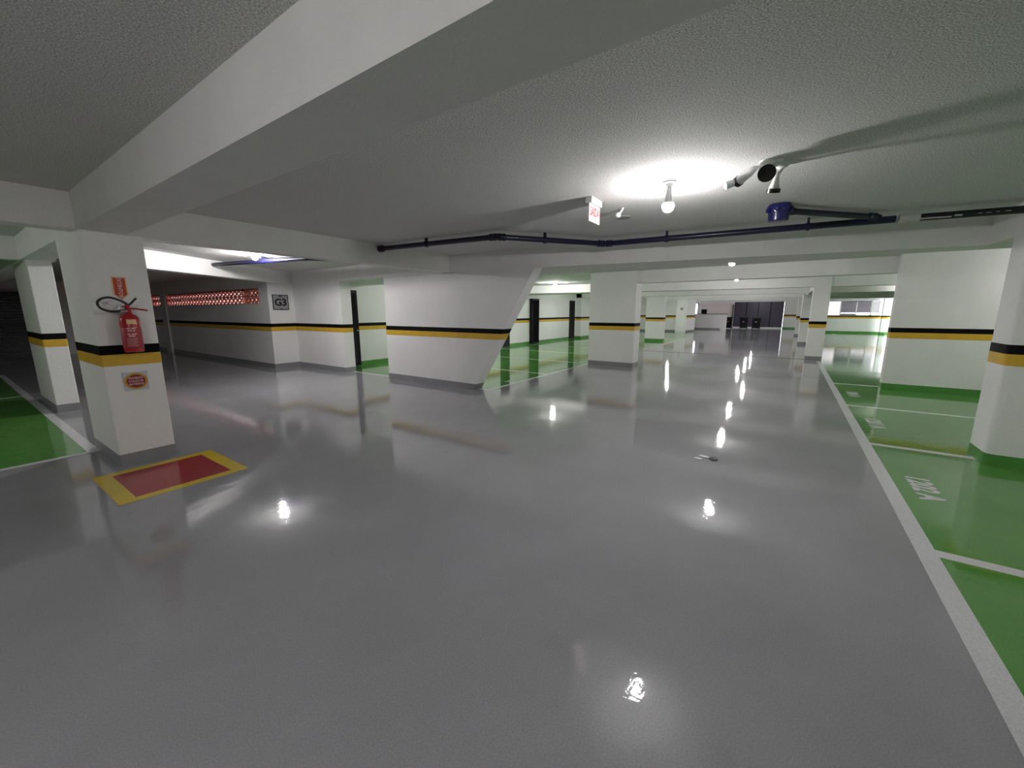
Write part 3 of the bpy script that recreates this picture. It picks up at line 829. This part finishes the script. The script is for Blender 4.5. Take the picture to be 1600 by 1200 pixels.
# ------------------------------------------------------------------ scraps on the floor
st = thing('floor_scrap', 'small dark and white scrap lying on the grey floor', 'debris', (4.62, 0.6, 0))
def scrap(nm, c, sx, sy, sz, m, seed):
    rnd = random.Random(seed)
    b = bmesh.new(); bmesh.ops.create_icosphere(b, subdivisions=2, radius=1)
    for v in b.verts:
        k = 1 + rnd.uniform(-0.3, 0.3)
        v.co = Vector((c[0] + v.co.x * sx * k, c[1] + v.co.y * sy * k, max(0.0, sz + v.co.z * sz * k)))
    obj(nm, b, m, st)
scrap('dark_piece', (4.66, 0.53, 0), 0.055, 0.05, 0.008, 'scrap', 1)
scrap('pale_piece', (4.68, 0.63, 0), 0.03, 0.06, 0.006, 'paper', 2)
scrap('pale_piece', (4.59, 0.66, 0), 0.02, 0.05, 0.005, 'paper', 3)

# ------------------------------------------------------------------ far end: counter wall, shutter door, bins, windows
cw = struct('wall_low', bx(39.3, 39.5, 4.45, 7.9, 0, 1.32), 'white', 'distant low white wall left of the bins')
obj('skirting', bx(39.29, 39.3, 4.9, 7.9, 0, 0.12), 'grey_skirt', cw)
obj('coping', bx(39.26, 39.54, 4.42, 7.9, 1.32, 1.36), 'louvre', cw)
nb = thing('wall_notice', 'small dark notice panel above the distant low wall', 'sign', (39.4, 6.25, 1.5))
b = bx(39.24, 39.27, 6.05, 6.5, 1.37, 1.75); obj('panel', b, 'louvre', nb)
obj('bracket', bx(39.27, 39.5, 6.2, 6.3, 1.36, 1.45), 'louvre', nb)
b = bmesh.new()
box(b, 44.52, 44.6, 7.68, 7.75, 1.2, 2.35); box(b, 44.52, 44.6, 8.55, 8.62, 1.2, 2.35)
w = struct('window_1', b, 'louvre', 'narrow bright window at the far end left of the low wall')
obj('window_pane', bx(44.66, 44.67, 7.75, 8.55, 1.25, 2.3), 'pane', w)
obj('inner_panel', bx(44.5, 44.52, 4.5, 7.4, 1.2, 2.3), 'outside', None)
bpy.data.objects['inner_panel'].parent = bpy.data.objects['wall_far']

b = bmesh.new()
for k in range(4):
    ya = 0.5 + k * 0.98
    for j in range(23): box(b, 44.50, 44.53, ya + 0.03, ya + 0.95, 0.12 + j * 0.1, 0.205 + j * 0.1)
d = struct('door_5', b, 'slate', 'wide violet-grey slatted shutter door at the far end')
b = bmesh.new()
for k in range(5): box(b, 44.47, 44.56, 0.47 + k * 0.98, 0.53 + k * 0.98, 0, 2.43)
box(b, 44.47, 44.56, 0.47, 4.45, 2.40, 2.44)
obj('door_frame', b, 'louvre', d)
obj('backing_sheet', bx(44.56, 44.58, 0.47, 4.45, 0.1, 2.43), 'slate', d)
obj('sill', bx(44.4, 44.62, 0.47, 4.45, 0, 0.10), 'sign_white', d)
obj('door_post', bx(44.2, 44.3, 4.5, 4.58, 0, 2.2), 'louvre', d)
slab('green_bay_paint', 42.5, 44.4, -0.6, 2.2, 0.0012, 'green', 'small green painted patch before the shuttered door', 'parking bay', 'green painted parking strips')
line(41.6, 44.3, 2.2, 2.3, 'short white line beside the right wheeled bin')

def wheelie(x, y, label):
    t_ = thing('wheeled_bin', label, 'bin', (x, y, 0), 'black wheeled bins')
    b = bmesh.new()
    prism(b, [(x - .26, y - .25), (x + .26, y - .25), (x + .26, y + .25), (x - .26, y + .25)], 0.06, 0.95,
          [(x - .34, y - .31), (x + .34, y - .31), (x + .34, y + .31), (x - .34, y + .31)])
    bevel_vertical(b, 0.03); obj('bin_body', b, 'bin', t_)
    b = bmesh.new(); prism(b, [(x - .40, y - .36), (x + .38, y - .36), (x + .38, y + .36), (x - .40, y + .36)], 0.95, 1.05,
                           [(x - .36, y - .30), (x + .36, y - .30), (x + .36, y + .30), (x - .36, y + .30)])
    obj('lid', b, 'bin', t_)
    for s in (-1, 1):
        b = bmesh.new(); lathe(b, (x + 0.24, y + s * 0.29 - 0.03, 0.1), (0, 1, 0), [(0, 0.1), (0.06, 0.1)], 16); obj('wheel', b, 'rubber', t_)
    b = bmesh.new(); tube(b, [(x + .36, y - .25, .92), (x + .43, y - .25, .95), (x + .43, y + .25, .95), (x + .36, y + .25, .92)], 0.018, 8); obj('handle', b, 'bin', t_)
    obj('emblem', bx(x - 0.315, x - 0.298, y - 0.07, y + 0.07, 0.60, 0.70), 'sign_grey', t_)
wheelie(42.6, 3.40, 'black wheeled bin before the shutter door, middle of three')
wheelie(42.6, 2.42, 'black wheeled bin before the shutter door, rightmost of three')
wheelie(42.2, 4.62, 'black wheeled bin half hidden behind the low white wall')

# windows at the far right
b = bmesh.new()
for y in (-1.32, -3.06, -3.96, -4.76, -5.2): box(b, XR - 0.02, XR + 0.06, y - 0.03, y + 0.03, 1.27, 2.32)
box(b, XR - 0.02, XR + 0.06, -5.2, -1.32, 2.28, 2.34); box(b, XR - 0.02, XR + 0.06, -5.2, -3.06, 1.27, 1.3)
w = struct('window_2', b, 'sign_white', 'distant window row with violet-grey slats above the striped wall')
for i, (ya, yb, mm, z0) in enumerate(((-3.93, -3.09, 'slate', 1.45), (-4.73, -3.99, 'slate', 1.45), (-5.17, -4.79, 'sign_pale', 1.42))):
    b = bmesh.new()
    for j in range(8):
        z = z0 + 0.05 + j * 0.1
        box(b, XR + 0.0, XR + 0.03, ya, yb, z, z + 0.09)
    obj('slat_panel', b, mm, w)
obj('low_panel', bx(XR, XR + 0.03, -3.93, -3.09, 1.3, 1.38), 'slate', w)
obj('window_pane', bx(XR + 0.12, XR + 0.125, -5.75, -1.3, 1.27, 2.32), 'pane', w)
struct('wall_outside', bx(42.5, 42.7, -7.5, -1.1, 0, 3.2), 'outside', 'sunlit boundary wall outside the far windows')
